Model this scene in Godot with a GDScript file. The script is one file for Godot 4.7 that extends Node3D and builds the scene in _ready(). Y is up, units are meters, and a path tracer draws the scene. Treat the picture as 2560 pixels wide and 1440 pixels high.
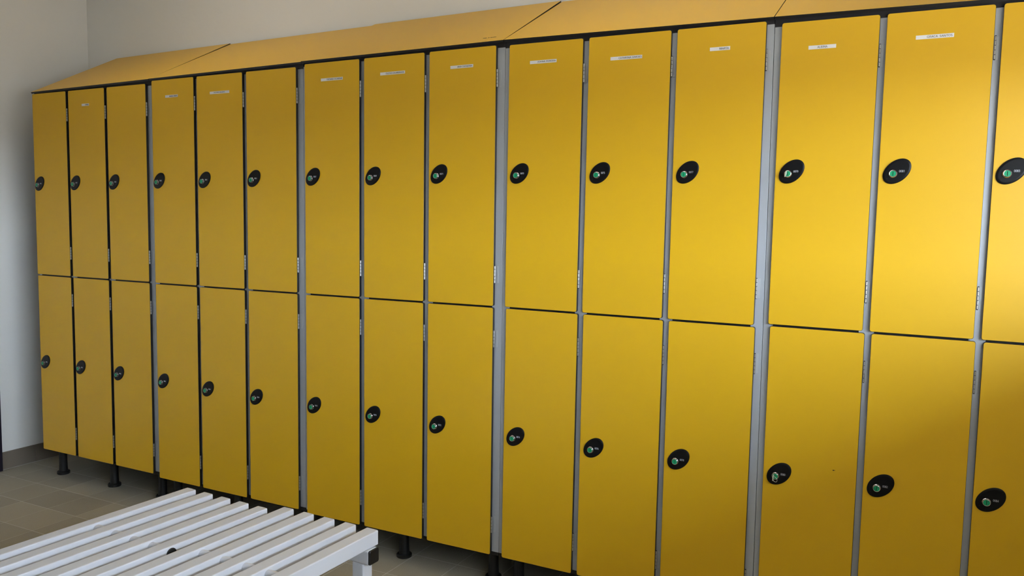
extends Node3D
# A changing room: a row of yellow two-tier lockers along the back wall, two white slatted benches, daylight from an unseen high window on the right.

var M := {}
var taken := {}
var sysfont: SystemFont

# ---- the row, metres: left edge and width of each door column, then per unit the heights of the door tops, the middle joint and the door bottoms, and the lean
const COLUMN_LEFT := [0.0289, 0.3144, 0.6031, 0.9168, 1.2074, 1.5046, 1.8295, 2.1312, 2.4353, 2.7675, 3.0706, 3.3741, 3.6951, 3.9848, 4.2711]
const COLUMN_WIDE := [0.2670, 0.2698, 0.2714, 0.2717, 0.2750, 0.2780, 0.2791, 0.2823, 0.2837, 0.2819, 0.2841, 0.2768, 0.2711, 0.2676, 0.2680]
const DOOR_TOP := [1.9857, 1.9945, 2.0013, 1.9949, 1.9794]
const DOOR_MIDDLE := [1.0681, 1.0647, 1.0636, 1.0616, 1.0633]
const DOOR_BOTTOM := [0.1442, 0.1302, 0.1232, 0.1209, 0.1190]
const LEAN := [-0.0022, -0.0014, 0.0001, -0.0052, -0.0065]
const LOCK_X := [0.0420, 0.0405, 0.0405, 0.0410, 0.0430, 0.0415, 0.0425, 0.0445, 0.0460, 0.0490, 0.0515, 0.0490, 0.0480, 0.0480, 0.0435]
const LOCK_UP := [0.465, 0.467, 0.469, 0.474, 0.475, 0.478, 0.482, 0.481, 0.484, 0.481, 0.480, 0.479, 0.471, 0.469, 0.467]
const LOCK_LOW := [0.468, 0.467, 0.465, 0.473, 0.467, 0.464, 0.472, 0.470, 0.468, 0.467, 0.470, 0.476, 0.476, 0.487, 0.495]
# name strips: column: [text, strip from, strip to, below the door's top, text from, text to]
const STRIPS := {
	1: ["SONIA", 0.103, 0.158, 0.074, 0.129, 0.154], 3: ["MARIA TANIA", 0.090, 0.172, 0.0765, 0.118, 0.167], 4: ["SUSANA RAQUEL", 0.082, 0.199, 0.077, 0.106, 0.174],
	6: ["TATIANA SCORPAN", 0.086, 0.197, 0.069, 0.116, 0.193], 7: ["OLESEA DUMBRAVA", 0.078, 0.194, 0.066, 0.105, 0.190], 8: ["ANA CATARINA", 0.092, 0.189, 0.0645, 0.122, 0.185],
	9: ["JOANA PEREIRA", 0.082, 0.184, 0.067, 0.111, 0.181], 10: ["CATARINA SIMOES", 0.078, 0.188, 0.076, 0.107, 0.186], 11: ["MARTA", 0.106, 0.169, 0.071, 0.136, 0.165],
	12: ["ALBINA", 0.079, 0.156, 0.079, 0.104, 0.132], 13: ["GRACA  SANTOS", 0.076, 0.171, 0.0735, 0.104, 0.167]}
const TOP_EDGE := [[1.9975, 2.0045], [2.0055, 2.0120], [2.0143, 2.0172], [2.0172, 2.0035], [2.0035, 1.9870]]   # the front edge of each sloping top, left and right
const WALL_LEFT := -0.25
const WALL_BACK := -0.515
const WALL_RIGHT := 4.84
const WALL_FRONT := 4.9
const CEILING := 2.78
const TILE := 0.2


func _ready() -> void:
	# camera
	var cam := Camera3D.new()
	cam.name = "camera"
	cam.position = Vector3(4.1254934, 1.3701816, 2.587848)
	cam.rotation = Vector3(-0.08097371, 0.47466491, 0.01435802)
	cam.fov = 39.2969
	cam.near = 0.05
	cam.current = true
	add_child(cam)
	# overcast sky and exposure
	var sm := ProceduralSkyMaterial.new()
	sm.sky_top_color = Color(0.83, 0.91, 1.0)
	sm.sky_horizon_color = Color(0.90, 0.95, 1.0)
	sm.sky_curve = 0.15
	sm.ground_bottom_color = Color(0.72, 0.72, 0.71)
	sm.ground_horizon_color = Color(0.50, 0.50, 0.49)
	sm.ground_curve = 0.25
	sm.sky_energy_multiplier = 4.5
	sm.ground_energy_multiplier = 4.5
	sm.sun_angle_max = 1.0
	var sky := Sky.new()
	sky.sky_material = sm
	var env := Environment.new()
	env.background_mode = Environment.BG_SKY
	env.sky = sky
	env.tonemap_mode = Environment.TONE_MAPPER_LINEAR
	env.tonemap_exposure = 0.85
	env.sdfgi_enabled = true
	env.ssao_enabled = true
	env.ssil_enabled = true
	var we := WorldEnvironment.new()
	we.name = "environment"
	we.environment = env
	add_child(we)

	materials()
	room()
	for m in 5:
		locker_unit(m)
	bench("left white slatted bench of the pair, round black plug on its right side", Vector3(1.8635, 0, 0.650), -0.043)
	bench("right white slatted bench of the pair, square black cap under its corner", Vector3(2.2890, 0, 0.629), -0.033)
	keys()
	unseen_ceiling_lamp("unseen flat ceiling lamp, out of view, placed to light the left locker tops and the wall above", Vector3(1.2, CEILING, 0.2), 0.26)
	unseen_ceiling_lamp("unseen flat ceiling lamp, out of view, placed to light the right locker tops and the wall above", Vector3(3.3, CEILING, 0.2), 0.30)


func unseen_ceiling_lamp(label: String, at: Vector3, energy: float) -> void:  # out of view, set to light the sloping tops and upper wall
	var o := thing("unseen_ceiling_lamp", label, "lamp", at, "unseen ceiling lamps")
	var s := st()
	box(s, Vector3(-0.62, -0.030, -0.16), Vector3(0.62, 0.0, 0.16), 0.004)
	part("housing", s, M.window, o)
	s = st()
	box(s, Vector3(-0.595, -0.036, -0.135), Vector3(0.595, -0.0295, 0.135), 0.002)
	part("diffuser", s, M.glow, o)
	var l := AreaLight3D.new()
	l.name = "unseen_lamp_light"
	l.area_size = Vector2(1.18, 0.26)
	l.light_color = Color(1.0, 0.99, 0.97)
	l.light_energy = energy
	l.area_range = 12.0
	l.area_attenuation = 2.0
	l.shadow_enabled = true
	l.position = Vector3(0, -0.040, 0)
	l.rotation.x = -PI / 2
	o.add_child(l)


# ---------------------------------------------------------------- materials
func noise_map(freq: float, strength: float, octaves: int, seed_at: int, size := 512) -> NoiseTexture2D:
	var n := FastNoiseLite.new()
	n.seed = seed_at
	n.frequency = freq
	n.fractal_octaves = octaves
	var t := NoiseTexture2D.new()
	t.width = size
	t.height = size
	t.seamless = true
	t.as_normal_map = true
	t.bump_strength = strength
	t.noise = n
	return t


func mat(c: Color, rough: float, metal := 0.0, spec := 0.5) -> StandardMaterial3D:
	var m := StandardMaterial3D.new()
	m.albedo_color = c
	m.roughness = rough
	m.metallic = metal
	m.metallic_specular = spec
	return m


func grain(m: StandardMaterial3D, t: Texture2D, scale: float, strength: float) -> StandardMaterial3D:
	m.normal_enabled = true
	m.normal_texture = t
	m.normal_scale = strength
	m.uv1_triplanar = true
	m.uv1_world_triplanar = true
	m.uv1_scale = Vector3.ONE * scale
	return m


func materials() -> void:
	sysfont = SystemFont.new()
	sysfont.font_names = PackedStringArray(["Droid Sans"])
	var fine := noise_map(0.08, 4.0, 3, 3)
	var plaster := noise_map(0.03, 6.0, 4, 5)
	M.yellow = grain(mat(Color(0.895, 0.697, 0.06), 0.40, 0.0, 0.55), fine, 5.0, 0.035)
	M.core = mat(Color(0.075, 0.065, 0.07), 0.45)
	M.dark = mat(Color(0.15, 0.145, 0.165), 0.55)
	M.black = mat(Color(0.055, 0.055, 0.06), 0.5)
	M.plate = mat(Color(0.04, 0.04, 0.05), 0.38, 0.0, 0.35)
	M.post = mat(Color(0.76, 0.775, 0.80), 0.45, 0.35)
	M.chrome = mat(Color(0.86, 0.86, 0.87), 0.2, 1.0)
	M.steel = mat(Color(0.78, 0.78, 0.77), 0.3, 1.0)
	M.key = mat(Color(0.88, 0.88, 0.86), 0.3, 0.55)
	M.leaf = mat(Color(0.80, 0.81, 0.82), 0.4, 0.4)
	M.green = mat(Color(0.045, 0.61, 0.41), 0.35)
	M.slot = mat(Color(0.02, 0.06, 0.05), 0.6)
	M.print = mat(Color(0.80, 0.82, 0.86), 0.6)
	M.ink = mat(Color(0.10, 0.10, 0.13), 0.7)
	M.strip = mat(Color(0.95, 0.95, 0.96), 0.5)
	M.inside = mat(Color(0.45, 0.45, 0.46), 0.6)
	M.white = mat(Color(0.84, 0.845, 0.87), 0.45)
	M.wall = grain(mat(Color(0.93, 0.925, 0.91), 0.85, 0.0, 0.3), plaster, 1.3, 0.06)
	M.ceiling = mat(Color(0.96, 0.96, 0.95), 0.9, 0.0, 0.3)
	M.grout = mat(Color(0.76, 0.745, 0.71), 0.85)
	var anti := noise_map(0.13, 10.0, 2, 9)
	M.tiles = []
	for k in 4:
		var v := 1.0 + 0.025 * (k - 1.5)
		M.tiles.append(grain(mat(Color(0.635 * v, 0.605 * v, 0.535 * v), 0.68), anti, 4.0, 0.3))
	M.skirt = grain(mat(Color(0.47, 0.43, 0.38), 0.5), anti, 4.0, 0.15)
	M.door = mat(Color(0.86, 0.86, 0.86), 0.4)
	M.frame = mat(Color(0.10, 0.07, 0.14), 0.5)
	M.window = mat(Color(0.85, 0.85, 0.86), 0.4)
	M.glow = mat(Color(0.9, 0.9, 0.9), 0.5)
	M.glow.emission_enabled = true
	M.glow.emission = Color(1.0, 0.97, 0.92)
	M.glow.emission_energy_multiplier = 0.8
	M.eave = mat(Color(0.6, 0.6, 0.58), 0.8)


# ---------------------------------------------------------------- shapes
func st() -> SurfaceTool:
	var s := SurfaceTool.new()
	s.begin(Mesh.PRIMITIVE_TRIANGLES)
	return s


func tri(s: SurfaceTool, a: Vector3, b: Vector3, c: Vector3, smooth := -1) -> void:   # a, b, c run anticlockwise seen from outside
	s.set_smooth_group(smooth)
	s.add_vertex(a)
	s.set_smooth_group(smooth)
	s.add_vertex(c)
	s.set_smooth_group(smooth)
	s.add_vertex(b)


func quad(s: SurfaceTool, a: Vector3, b: Vector3, c: Vector3, d: Vector3, smooth := -1) -> void:
	tri(s, a, b, c, smooth)
	tri(s, a, c, d, smooth)


func rr(w: float, h: float, r: float, n := 4) -> PackedVector2Array:   # a rounded rectangle about the origin, anticlockwise
	var o := PackedVector2Array()
	for k in 4:
		var c := Vector2((w / 2 - r) * (1 if k == 0 or k == 3 else -1), (h / 2 - r) * (1 if k < 2 else -1))
		for i in n + 1:
			var a := PI / 2 * (k + float(i) / n)
			o.append(c + Vector2(cos(a), sin(a)) * r)
	return o


func ring(o: PackedVector2Array, z: float, x := Transform3D()) -> PackedVector3Array:
	var p := PackedVector3Array()
	for v in o:
		p.append(x * Vector3(v.x, v.y, z))
	return p


func loft(s: SurfaceTool, rings: Array, smooth := -1, cap_first := true, cap_last := true) -> void:   # rings anticlockwise seen from the last one's side
	var n: int = rings[0].size()
	for k in rings.size() - 1:
		var a: PackedVector3Array = rings[k]
		var b: PackedVector3Array = rings[k + 1]
		for i in n:
			var j := (i + 1) % n
			quad(s, a[i], a[j], b[j], b[i], smooth)
	if cap_first:
		cap(s, rings[0], true)
	if cap_last:
		cap(s, rings[-1], false)


func cap(s: SurfaceTool, p: PackedVector3Array, back: bool) -> void:
	var c := Vector3.ZERO
	for v in p:
		c += v
	c /= p.size()
	for i in p.size():
		var j := (i + 1) % p.size()
		if back:
			tri(s, c, p[j], p[i])
		else:
			tri(s, c, p[i], p[j])


func box(s: SurfaceTool, lo: Vector3, hi: Vector3, r := 0.0, n := 2) -> void:   # a box with its edges eased by r
	var c := (lo + hi) / 2
	var d := hi - lo
	if r <= 0.0:
		var o := PackedVector2Array([Vector2(d.x, d.y) / 2, Vector2(-d.x, d.y) / 2, Vector2(-d.x, -d.y) / 2, Vector2(d.x, -d.y) / 2])
		var x := Transform3D(Basis(), c)
		loft(s, [ring(o, -d.z / 2, x), ring(o, d.z / 2, x)])
		return
	bar(s, d.x, d.y, d.z, r, Transform3D(Basis(), c), n)


func bar(s: SurfaceTool, w: float, h: float, l: float, r: float, x: Transform3D, n := 3) -> void:   # a rounded bar along its own z, centred, ends eased
	var e := minf(r * 0.5, 0.002)
	var rings := []
	for q in [[-l / 2, e], [-l / 2 + e, 0.0], [l / 2 - e, 0.0], [l / 2, e]]:
		rings.append(ring(rr(w - 2 * q[1], h - 2 * q[1], maxf(r - q[1], 0.0002), n), q[0], x))
	loft(s, rings)


func lathe(s: SurfaceTool, profile: Array, x := Transform3D(), n := 24, smooth := -1, cap_first := true, cap_last := true) -> void:   # [radius, z] pairs about the z axis
	var rings := []
	for q in profile:
		var p := PackedVector3Array()
		for i in n:
			var a := TAU * i / n
			p.append(x * Vector3(cos(a) * q[0], sin(a) * q[0], q[1]))
		rings.append(p)
	loft(s, rings, smooth, cap_first, cap_last)


func upright(at: Vector3) -> Transform3D:   # z of a lathe or a bar turned to point up
	return Transform3D(Basis(Vector3.RIGHT, -PI / 2), at)


func mesh_of(pairs: Array) -> ArrayMesh:   # [SurfaceTool, material] pairs, one surface each
	var am := ArrayMesh.new()
	for q in pairs:
		var s: SurfaceTool = q[0]
		s.generate_normals()
		s.set_material(q[1])
		s.commit(am)
	return am


func numbered(called: String) -> String:
	taken[called] = taken.get(called, -1) + 1
	return called if taken[called] == 0 else "%s_%03d" % [called, taken[called]]


func put(called: String, m: Mesh, parent: Node3D, at := Vector3.ZERO, label := "") -> MeshInstance3D:
	var o := MeshInstance3D.new()
	o.name = numbered(called) if parent == self else called
	o.mesh = m
	o.position = at
	if label:
		o.set_meta("label", label)
	parent.add_child(o, true)
	return o


func part(called: String, s: SurfaceTool, m: Material, parent: Node3D, at := Vector3.ZERO, label := "") -> MeshInstance3D:
	return put(called, mesh_of([[s, m]]), parent, at, label)


func thing(called: String, label: String, category: String, at: Vector3, group := "") -> Node3D:
	var o := Node3D.new()
	o.name = numbered(called)
	o.position = at
	o.set_meta("label", label)
	o.set_meta("category", category)
	if group:
		o.set_meta("group", group)
	add_child(o, true)
	return o


func setting(called: String, s: SurfaceTool, m: Material, label: String, category: String) -> MeshInstance3D:
	var o := part(called, s, m, self, Vector3.ZERO, label)
	o.set_meta("kind", "structure")
	o.set_meta("category", category)
	return o


func lettering(called: String, text: String, parent: Node3D, from: Vector3, width: float, height: float, m: Material) -> void:   # from: lower left corner
	var t := TextMesh.new()
	t.font = sysfont
	t.text = text
	t.font_size = 32
	t.pixel_size = 0.001
	t.depth = 0.0004 / 0.2
	t.curve_step = 2.0
	t.horizontal_alignment = HORIZONTAL_ALIGNMENT_CENTER
	t.material = m
	var b := t.get_aabb()
	var o := put(called, t, parent)
	var k := Vector3(width / b.size.x, height / b.size.y, 0.2)
	o.scale = k
	o.position = from + Vector3(-b.position.x * k.x, -b.position.y * k.y, 0.0002)


# ---------------------------------------------------------------- the room
func room() -> void:
	var s := st()
	box(s, Vector3(WALL_LEFT - 0.25, -0.15, WALL_BACK - 0.25), Vector3(WALL_RIGHT + 0.3, -0.0006, WALL_FRONT + 0.25))
	var floor_ := setting("floor", s, M.grout, "beige square-tiled floor with pale joints under the lockers and benches", "floor")
	# tiles that can be told apart, one by one; the rest of the floor joined
	s = st()
	bar(s, TILE - 0.003, TILE - 0.003, 0.008, 0.002, upright(Vector3(0, -0.004, 0)), 1)
	var tile := mesh_of([[s, M.tiles[0]]])
	var rest := st()
	var rng := RandomNumberGenerator.new()
	rng.seed = 4
	for i in range(-3, 24):
		for j in range(-4, 25):
			var at := Vector3(0.312 + TILE * (i + 0.5), 0, 0.095 + TILE * (j + 0.5))
			var lo := Vector3(maxf(at.x - TILE / 2, WALL_LEFT), 0, maxf(at.z - TILE / 2, WALL_BACK))
			var hi := Vector3(minf(at.x + TILE / 2, WALL_RIGHT), 0, minf(at.z + TILE / 2, WALL_FRONT))
			if hi.x - lo.x < 0.02 or hi.z - lo.z < 0.02:
				continue
			var cut := hi.x - lo.x < TILE - 0.001 or hi.z - lo.z < TILE - 0.001
			if i < 13 and j < 7:
				var m: Mesh = tile
				if cut:
					var c := st()
					bar(c, hi.x - lo.x - 0.003, hi.z - lo.z - 0.003, 0.008, 0.002, upright(Vector3(0, -0.004, 0)), 1)
					m = mesh_of([[c, M.tiles[0]]])
				var o := put("tile", m, floor_, (lo + hi) / 2)
				o.material_override = M.tiles[rng.randi() % 4]
			else:
				box(rest, lo + Vector3(0.0015, -0.006, 0.0015), hi + Vector3(-0.0015, 0, -0.0015))
	part("tiles", rest, M.tiles[1], floor_).set_meta("kind", "stuff")

	s = st()
	box(s, Vector3(WALL_LEFT - 0.2, 0, WALL_BACK - 0.2), Vector3(WALL_LEFT, CEILING, WALL_FRONT + 0.2))
	var wall_left := setting("wall_left", s, M.wall, "off-white plastered side wall left of the locker row", "wall")
	s = st()
	box(s, Vector3(WALL_LEFT, 0, WALL_BACK - 0.2), Vector3(WALL_RIGHT, CEILING, WALL_BACK))
	setting("wall_back", s, M.wall, "off-white plastered wall behind and above the locker row", "wall")
	s = st()
	box(s, Vector3(WALL_LEFT, 0, WALL_FRONT), Vector3(WALL_RIGHT, CEILING, WALL_FRONT + 0.2))
	setting("wall_front", s, M.wall, "off-white wall behind the camera", "wall")
	# right wall; its unseen high window is placed to light the lockers
	var z0 := 0.35
	var z1 := 3.3
	var y0 := 1.235
	var y1 := 1.88
	var xo := WALL_RIGHT + 0.3
	s = st()
	box(s, Vector3(WALL_RIGHT, 0, WALL_BACK - 0.2), Vector3(xo, CEILING, z0))
	box(s, Vector3(WALL_RIGHT, 0, z1), Vector3(xo, CEILING, WALL_FRONT + 0.2))
	box(s, Vector3(WALL_RIGHT, 0, z0), Vector3(xo, y0, z1))
	box(s, Vector3(WALL_RIGHT, y1, z0), Vector3(xo, CEILING, z1))
	setting("wall_right", s, M.wall, "off-white wall right of the lockers, outside the picture, with an unseen window that lights the lockers", "wall")
	s = st()
	var xf := xo - 0.06
	for q in [[y0, y0 + 0.04, z0, z1], [y1 - 0.04, y1, z0, z1], [y0, y1, z0, z0 + 0.04], [y0, y1, z1 - 0.04, z1]]:
		box(s, Vector3(xf, q[0], q[2]), Vector3(xf + 0.05, q[1], q[3]), 0.003)
	setting("window_1", s, M.window, "unseen long high window opening with a white frame, out of view, placed to light the locker doors", "window")
	s = st()
	box(s, Vector3(xo, y1 + 0.12, -1.5), Vector3(xo + 0.80, y1 + 0.3, 5.5))  # unseen overhang that keeps steep sky light off the lower doors and floor
	setting("unseen_eave_1", s, M.eave, "unseen concrete eave outside the window, placed to cut off steep sky light", "eave")
	s = st()
	box(s, Vector3(WALL_LEFT - 0.2, CEILING, WALL_BACK - 0.2), Vector3(xo, CEILING + 0.2, WALL_FRONT + 0.2))
	setting("ceiling", s, M.ceiling, "plain white ceiling above the lockers", "ceiling")
	# skirting tiles
	skirting("baseboard_left", "grey-brown tiled skirting at the foot of the left wall", true)
	skirting("baseboard_back", "grey-brown tiled skirting at the foot of the wall behind the lockers", false)
	# the door in the left wall, whose dark edge shows at the picture's left margin
	s = st()
	var zf := 0.062
	for q in [[zf, zf + 0.035, 0.0, 2.1], [zf + 0.9, zf + 0.935, 0.0, 2.1], [zf + 0.035, zf + 0.9, 2.06, 2.1]]:
		box(s, Vector3(WALL_LEFT, q[2], q[0]), Vector3(WALL_LEFT + 0.02, q[3], q[1]), 0.002)
	var d := setting("door_1", s, M.frame, "dark door frame at the left edge of the picture, set on the left wall", "door")
	s = st()
	box(s, Vector3(WALL_LEFT, 0.008, zf + 0.037), Vector3(WALL_LEFT + 0.012, 2.058, zf + 0.898), 0.002)
	part("door_leaf", s, M.door, d)


func skirting(called: String, label: String, left: bool) -> void:
	var s := st()   # a thin mortar bed that the tiles stand on
	if left:
		box(s, Vector3(WALL_LEFT, 0.0, WALL_BACK), Vector3(WALL_LEFT + 0.004, 0.096, 0.06))
	else:
		box(s, Vector3(WALL_LEFT + 0.009, 0.0, WALL_BACK), Vector3(WALL_RIGHT, 0.096, WALL_BACK + 0.004))
	var o := setting(called, s, M.grout, label, "skirting")
	var p := (-0.521 if left else -0.288)
	while p < (0.05 if left else WALL_RIGHT - 0.01):
		var a := maxf(p, WALL_BACK if left else WALL_LEFT + 0.009)
		var b := minf(p + TILE, 0.061 if left else WALL_RIGHT)
		var t := st()
		if left:
			box(t, Vector3(WALL_LEFT + 0.001, 0.003, a + 0.001), Vector3(WALL_LEFT + 0.009, 0.098, b - 0.001), 0.002, 1)
		else:
			box(t, Vector3(a + 0.001, 0.003, WALL_BACK + 0.001), Vector3(b - 0.001, 0.098, WALL_BACK + 0.009), 0.002, 1)
		part("tile", t, M.skirt, o)
		p += TILE


# ---------------------------------------------------------------- lockers
func panel(w: float, h: float, t: float, r: float, face: Material) -> ArrayMesh:   # a laminate board: coloured faces, dark core at the edges; lower left front corner at the origin
	var x := Transform3D(Basis(), Vector3(w / 2, h / 2, 0))
	var f := st()
	var e := st()
	var c := 0.0007
	cap(f, ring(rr(w - 2 * c, h - 2 * c, r, 5), 0, x), false)
	loft(e, [ring(rr(w - 2 * c, h - 2 * c, r, 5), -t, x), ring(rr(w, h, r, 5), -t + c, x), ring(rr(w, h, r, 5), -c, x), ring(rr(w - 2 * c, h - 2 * c, r, 5), 0, x)], -1, true, false)
	return mesh_of([[f, face], [e, M.core]])


var shared := {}


func ellipse(a: float, b: float, turn: float, n := 40) -> PackedVector2Array:
	var o := PackedVector2Array()
	for i in n:
		var p := Vector2(a * cos(TAU * i / n), b * sin(TAU * i / n))
		o.append(p.rotated(turn))
	return o


func lock_meshes() -> void:
	var s := st()
	var rings := []
	for q in [[0.0, 0.0002], [0.0, 0.0022], [0.0006, 0.0032], [0.0020, 0.0038], [0.0060, 0.0042]]:
		rings.append(ring(ellipse(0.0425 - q[0], 0.0295 - q[0], deg_to_rad(44)), q[1]))
	loft(s, rings, 1, false, true)
	for q in [Vector2(0.0272, 0.0225), Vector2(-0.0255, -0.0215)]:
		lathe(s, [[0.0016, 0.0036], [0.0016, 0.0049], [0.0009, 0.0053]], Transform3D(Basis(), Vector3(q.x, q.y, 0)), 8)
	shared.plate = mesh_of([[s, M.plate]])
	s = st()   # the chrome barrel: a hollow collar
	lathe(s, [[0.0112, 0.0034], [0.0112, 0.0062], [0.0102, 0.0074], [0.0099, 0.0117], [0.0092, 0.0123], [0.0085, 0.0121], [0.0084, 0.0098]], Transform3D(), 28, -1, false, true)
	shared.barrel = mesh_of([[s, M.chrome]])
	s = st()   # the green face, split by its key slot
	var slot := st()
	for sgn in [1.0, -1.0]:
		var o := PackedVector2Array()
		var a0 := acos(0.0009 / 0.0082)
		for i in 13:
			var a := lerpf(-a0, a0, i / 12.0)
			o.append(Vector2(cos(a), sin(a)) * 0.0082 * Vector2(1, 1))
		if sgn < 0:
			for i in o.size():
				o[i] = -o[i]
		loft(s, [ring(o, 0.0100), ring(o, 0.0122)], -1, false, true)
	box(slot, Vector3(-0.0009, -0.0062, 0.0100), Vector3(0.0009, 0.0062, 0.0109))
	var ends := st()
	box(ends, Vector3(-0.0009, 0.0062, 0.0100), Vector3(0.0009, 0.0081, 0.0122))
	box(ends, Vector3(-0.0009, -0.0081, 0.0100), Vector3(0.0009, -0.0062, 0.0122))
	s.generate_normals()
	ends.generate_normals()
	var face := ArrayMesh.new()
	s.append_from(ends.commit(), 0, Transform3D())
	s.set_material(M.green)
	s.commit(face)
	slot.generate_normals()
	slot.set_material(M.slot)
	slot.commit(face)
	shared.face = face
	s = st()   # a hinge: five knuckles on a dark pin, and a leaf on the post
	var pin := st()
	for k in 5:
		var y := 0.0127 * k
		lathe(s, [[0.0023, y + 0.0006], [0.0028, y + 0.0014], [0.0028, y + 0.0113], [0.0023, y + 0.0121]], Transform3D(Basis(Vector3.RIGHT, -PI / 2), Vector3(0.0036, 0, -0.0022)), 12)
	lathe(pin, [[0.0021, -0.0012], [0.0021, 0.0647]], Transform3D(Basis(Vector3.RIGHT, -PI / 2), Vector3(0.0036, 0, -0.0022)), 10)
	var leaf := st()
	box(leaf, Vector3(0.0042, 0.001, -0.0150), Vector3(0.0130, 0.0625, -0.0132))
	shared.hinge = mesh_of([[s, M.steel], [pin, M.core], [leaf, M.leaf]])
	s = st()   # a leg with a flanged foot
	lathe(s, [[0.030, 0.0], [0.0315, 0.003], [0.0315, 0.018], [0.028, 0.023], [0.0215, 0.024], [0.0195, 0.10], [0.0195, 0.20]], upright(Vector3.ZERO), 24)
	shared.leg = mesh_of([[s, M.black]])


func locker_unit(m: int) -> void:
	if shared.is_empty():
		lock_meshes()
	var c0 := m * 3
	var xl: float = bound(m)
	var xr: float = bound(m + 1)
	var xm := (xl + xr) / 2
	var labels := [
		"yellow locker unit at the far left end of the row, beside the side wall",
		"second yellow locker unit from the side wall, right behind the left bench",
		"middle yellow locker unit of the row, small dark print on its sloping top",
		"yellow locker unit with doors 0073 to 0078, second from the right end",
		"rightmost yellow locker unit, doors 0079 to 0084, keys in two locks"]
	var root := thing("locker_unit", labels[m], "locker", Vector3(xm, 0, -0.25), "yellow lockers along the back wall")
	var base := root.position
	var lean: float = LEAN[m]
	var top: float = DOOR_TOP[m]
	var bottom: float = DOOR_BOTTOM[m]
	var mid: float = DOOR_MIDDLE[m]
	var pivot: float = 0.45 + 0.924 * m
	var deep := 0.495
	# carcass
	var s := st()
	box(s, Vector3(xl + 0.002, bottom, -deep), Vector3(xl + 0.014, top - 0.002, -0.022))
	part("side_panel", s, M.inside, root, -base)
	s = st()
	box(s, Vector3(xr - 0.014, bottom, -deep), Vector3(xr - 0.002, top - 0.002, -0.022))
	part("side_panel", s, M.inside, root, -base)
	s = st()
	box(s, Vector3(xl + 0.0145, bottom + 0.013, -deep), Vector3(xr - 0.0145, top + 0.2, -deep + 0.006))
	part("back_panel", s, M.inside, root, -base)
	s = st()
	box(s, Vector3(xl + 0.001, bottom - 0.005, -deep), Vector3(xr - 0.001, bottom + 0.010, -0.0145), 0.001)
	part("base_panel", s, M.core, root, -base)
	s = st()
	box(s, Vector3(xl + 0.015, mid - 0.011, -deep + 0.007), Vector3(xr - 0.015, mid + 0.004, -0.0155))
	part("shelf", s, M.core, root, -base)
	# posts
	var edges := []
	for k in 4:
		var a: float = xl + 0.0006 if k == 0 else COLUMN_LEFT[c0 + k - 1] + COLUMN_WIDE[c0 + k - 1] - 0.012
		var b: float = xr - 0.0006 if k == 3 else COLUMN_LEFT[c0 + k] + 0.012
		edges.append([a, b])
	for q in edges:
		var w: float = q[1] - q[0]
		var x: float = (q[0] + q[1]) / 2
		var dy: float = lean * (x - pivot)
		s = st()
		var h: float = (top - 0.0070) - (bottom + 0.008)
		bar(s, w, 0.028, h, 0.0012, upright(Vector3(x, bottom + 0.008 + h / 2 + dy, -0.0282)), 3)
		part("frame_post", s, M.post, root, -base)
	# sloping top
	var gap: float = [0.0006, 0.0010, 0.0002, 0.0012, 0.0012][m]
	var gap_r: float = [0.0016, 0.0002, 0.0012, 0.0012, 0.0010][m]
	var edge: Array = TOP_EDGE[m]
	var t := put("top_panel", sloping(xr - xl - gap - gap_r, 0.4995, [0.2600, 0.2550, 0.2575, 0.2540, 0.2540][m], 0.009), root, Vector3(xl + gap, edge[0], 0.0015) - base)
	t.rotation.z = atan2(edge[1] - edge[0], xr - xl)
	s = st()
	box(s, Vector3(0.001, -0.048, -0.034), Vector3(xr - xl - 0.001, -0.0040, -0.0150), 0.0005)
	part("top_rail", s, M.dark, root, Vector3(xl, edge[0], 0) - base).rotation.z = t.rotation.z
	if m == 2:   # a short dark illegible line of print near the front edge
		s = st()
		var slope := atan2(0.255, 0.4995)
		var x := 0.0
		var rng := RandomNumberGenerator.new()
		rng.seed = 11
		while x < 0.053:
			var w := rng.randf_range(0.0018, 0.0045)
			var h := rng.randf_range(0.0045, 0.0095)
			if not (x > 0.014 and x < 0.019) and not (x > 0.026 and x < 0.029):
				box(s, Vector3(x, -h / 2, 0), Vector3(x + w, h / 2, 0.0003))
			x += w + rng.randf_range(0.0004, 0.0012)
		var mark := part("printed_mark", s, M.ink, t, Vector3(2.637 - xl, 0.0252, -0.0492))
		mark.rotation.x = slope - PI / 2
	# legs
	for x in [xl + 0.058, xm + (0.03 if m == 0 else 0.0), xr - 0.052]:
		for z in [-0.072, -0.43]:
			var leg := put("leg", shared.leg, root, Vector3(x, 0, z) - base)
			leg.scale.y = (bottom - 0.004 + lean * (x - pivot)) / 0.2
	# doors
	for k in 3:
		var c := c0 + k
		var x: float = COLUMN_LEFT[c]
		var dy: float = lean * (x - pivot)
		locker_door(root, c, true, Vector3(x, mid + dy, 0) - base, top - mid, lean)
		locker_door(root, c, false, Vector3(x, bottom + dy, 0) - base, mid - 0.006 - bottom, lean)


func bound(m: int) -> float:
	if m == 0:
		return COLUMN_LEFT[0] - 0.006
	var right: float = COLUMN_LEFT[m * 3 - 1] + COLUMN_WIDE[m * 3 - 1]
	if m == 5:
		return right + 0.02
	return right + 0.6 * (COLUMN_LEFT[m * 3] - right)


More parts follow.
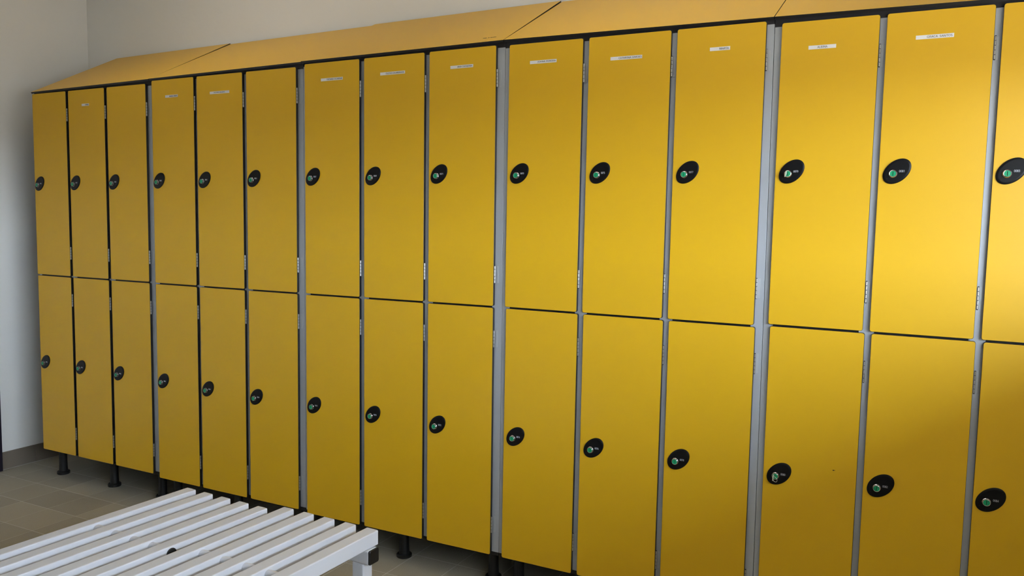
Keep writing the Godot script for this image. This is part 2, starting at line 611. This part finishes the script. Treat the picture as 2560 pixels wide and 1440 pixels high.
func sloping(w: float, deep: float, rise: float, t: float) -> ArrayMesh:   # from its upper front left corner, rising backwards
	var f := st()
	var e := st()
	var n := Vector3(0, deep, rise).normalized() * t
	var a := Vector3(0, 0, 0)
	var b := Vector3(w, 0, 0)
	var c := Vector3(w, rise, -deep)
	var d := Vector3(0, rise, -deep)
	quad(f, a, b, c, d)
	quad(f, d - n, c - n, b - n, a - n)
	quad(e, a - n, b - n, b, a)
	quad(e, b - n, c - n, c, b)
	quad(e, c - n, d - n, d, c)
	quad(e, d - n, a - n, a, d)
	return mesh_of([[f, M.yellow], [e, M.core]])


func locker_door(unit: Node3D, c: int, upper: bool, at: Vector3, h: float, lean: float) -> void:
	var w: float = COLUMN_WIDE[c]
	var d := put("door", panel(w, h, 0.0125, 0.006, M.yellow), unit, at)
	d.rotation.z = lean
	var number := 55 + 2 * c + (0 if upper else 1)
	var up: float = LOCK_UP[c] if upper else LOCK_LOW[c]
	var p := Vector3(LOCK_X[c], up, 0)
	put("lock_plate", shared.plate, d, p)
	put("lock_barrel", shared.barrel, d, p + Vector3(-0.0098, -0.0073, 0))
	put("lock_face", shared.face, d, p + Vector3(-0.0098, -0.0073, 0), "green lock face with a key slot")
	lettering("number", "%04d" % number, d, p + Vector3(0.0058, -0.0030, 0.0041), 0.0138, 0.0062, M.print)
	for y in [0.084, h - 0.084 - 0.0635]:
		put("hinge", shared.hinge, d, Vector3(w, y, 0))
	if upper and STRIPS.has(c):
		var q: Array = STRIPS[c]
		var s := st()
		box(s, Vector3(q[1], h - q[3] - 0.0055, 0), Vector3(q[2], h - q[3] + 0.0055, 0.0004))
		part("name_strip", s, M.strip, d, Vector3.ZERO, "white name strip")
		lettering("name_lettering", q[0], d, Vector3(q[4], h - q[3] - 0.0028, 0.0004), q[5] - q[4], 0.0058, M.ink)
	if c == 12 and not upper:
		var s := st()
		box(s, Vector3(0.2035, 0.5107, 0), Vector3(0.2075, 0.5134, 0.0004))
		box(s, Vector3(0.2065, 0.5118, 0), Vector3(0.2105, 0.5132, 0.0004))
		part("scuff", s, M.ink, d)


# ---------------------------------------------------------------- benches
func bench(label: String, at: Vector3, turn: float) -> void:   # at: the left rear corner of its slats on the floor; slats run along its z
	var o := thing("bench", label, "bench", at, "white slatted benches")
	o.rotation.y = turn
	var h := 0.430
	var w := 0.0445
	var t := 0.0455
	var pitch := 0.0865
	var l := 1.5
	var s := st()
	bar(s, w, t, l, 0.0035, Transform3D())
	var slat := mesh_of([[s, M.white]])
	for k in 5:
		put("slat", slat, o, Vector3(w / 2 + pitch * k, h - t / 2, l / 2))
	var total := w + 4 * pitch
	for z in [0.365, 1.135]:   # the tubes that thread the slats
		for k in 4:
			s = st()
			lathe(s, [[0.0130, 0.0], [0.0130, pitch - w]], Transform3D(Basis(Vector3.UP, PI / 2), Vector3(w + pitch * k, h - 0.0190, z)), 20, -1, false, false)
			part("tube", s, M.white, o)
		for q in [[total, 1.0], [0.0, -1.0]]:
			s = st()
			lathe(s, [[0.0165, 0.0], [0.0165, 0.0015], [0.0150, 0.0028], [0.006, 0.0032]], Transform3D(Basis(Vector3.UP, PI / 2 * q[1]), Vector3(q[0], h - 0.0215, z)), 24, -1, false, true)
			part("tube_plug", s, M.black, o, Vector3.ZERO, "round black plug")
	for z in [0.0335, l - 0.0335]:   # cross rails with capped ends, each on two legs
		s = st()
		bar(s, 0.0445, 0.0445, total + 0.010, 0.005, Transform3D(Basis(Vector3.UP, PI / 2), Vector3(total / 2 + 0.001, h - t - 0.0235, z)))
		part("cross_rail", s, M.white, o)
		for q in [[total + 0.006, 1.0], [-0.004, -1.0]]:
			s = st()
			loft(s, [ring(rr(0.0435, 0.0435, 0.005), -0.0005), ring(rr(0.0435, 0.0435, 0.005), 0.004), ring(rr(0.0405, 0.0405, 0.005), 0.006)], -1, false, true)
			var cap_ := part("end_cap", s, M.black, o, Vector3(q[0], h - t - 0.0235, z), "square black end cap")
			cap_.rotation.y = PI / 2 * q[1]
		for x in [total - 0.035, 0.035]:
			var hh := h - t - 0.046
			s = st()
			bar(s, 0.0440, 0.0440, hh - 0.006, 0.005, upright(Vector3(x, 0.006 + (hh - 0.006) / 2, z)))
			part("leg", s, M.white, o)
			s = st()
			bar(s, 0.048, 0.048, 0.014, 0.005, upright(Vector3(x, 0.007, z)))
			part("foot_cap", s, M.black, o)


# ---------------------------------------------------------------- keys
func lock_at(c: int, upper: bool) -> Vector3:
	var m := int(c / 3.0)
	var lean: float = LEAN[m]
	var dy: float = lean * (COLUMN_LEFT[c] - (0.45 + 0.924 * m))
	var y: float = (DOOR_MIDDLE[m] + LOCK_UP[c] if upper else DOOR_BOTTOM[m] + LOCK_LOW[c]) + dy
	return Vector3(COLUMN_LEFT[c] + LOCK_X[c] - 0.0098, y - 0.0073, 0.0120)


func keys() -> void:
	for upper in [true, false]:
		var at := lock_at(12, upper)
		var o := thing("key", "small silver key left in the green lock of door 0079" if upper else "small silver key with a split ring left in the green lock of door 0080", "key", at, "keys left in locks")
		o.rotation.z = deg_to_rad(-14 if upper else -4)
		var s := st()   # the blade in the slot and the flat bow standing out from it, edge on to the room
		box(s, Vector3(-0.0008, -0.0042, -0.001), Vector3(0.0008, 0.0042, 0.006))
		part("blade", s, M.key, o)
		s = st()
		var x := Transform3D(Basis(Vector3.UP, PI / 2), Vector3(-0.001, -0.001, 0.0145))
		loft(s, [ring(ellipse(0.0092, 0.0095, 0, 28), 0.0, x), ring(ellipse(0.0097, 0.0100, 0, 28), 0.0005, x), ring(ellipse(0.0097, 0.0100, 0, 28), 0.0015, x), ring(ellipse(0.0092, 0.0095, 0, 28), 0.002, x)])
		part("bow", s, M.key, o)
		if not upper:
			s = st()
			var rings := []
			for i in 33:
				var a := TAU * i / 32
				var c := Vector3(cos(a), sin(a), 0)
				var p := PackedVector3Array()
				for k in 8:
					var b := TAU * k / 8
					p.append(c * (0.0085 + 0.0008 * cos(b)) + Vector3(0, 0, 0.0008 * sin(b)))
				rings.append(p)
			rings.reverse()
			loft(s, rings, 1, false, false)
			var r := part("split_ring", s, M.key, o, Vector3(0.0058, -0.0045, 0.0165))
			r.rotation = Vector3(0.25, -0.5, 0)
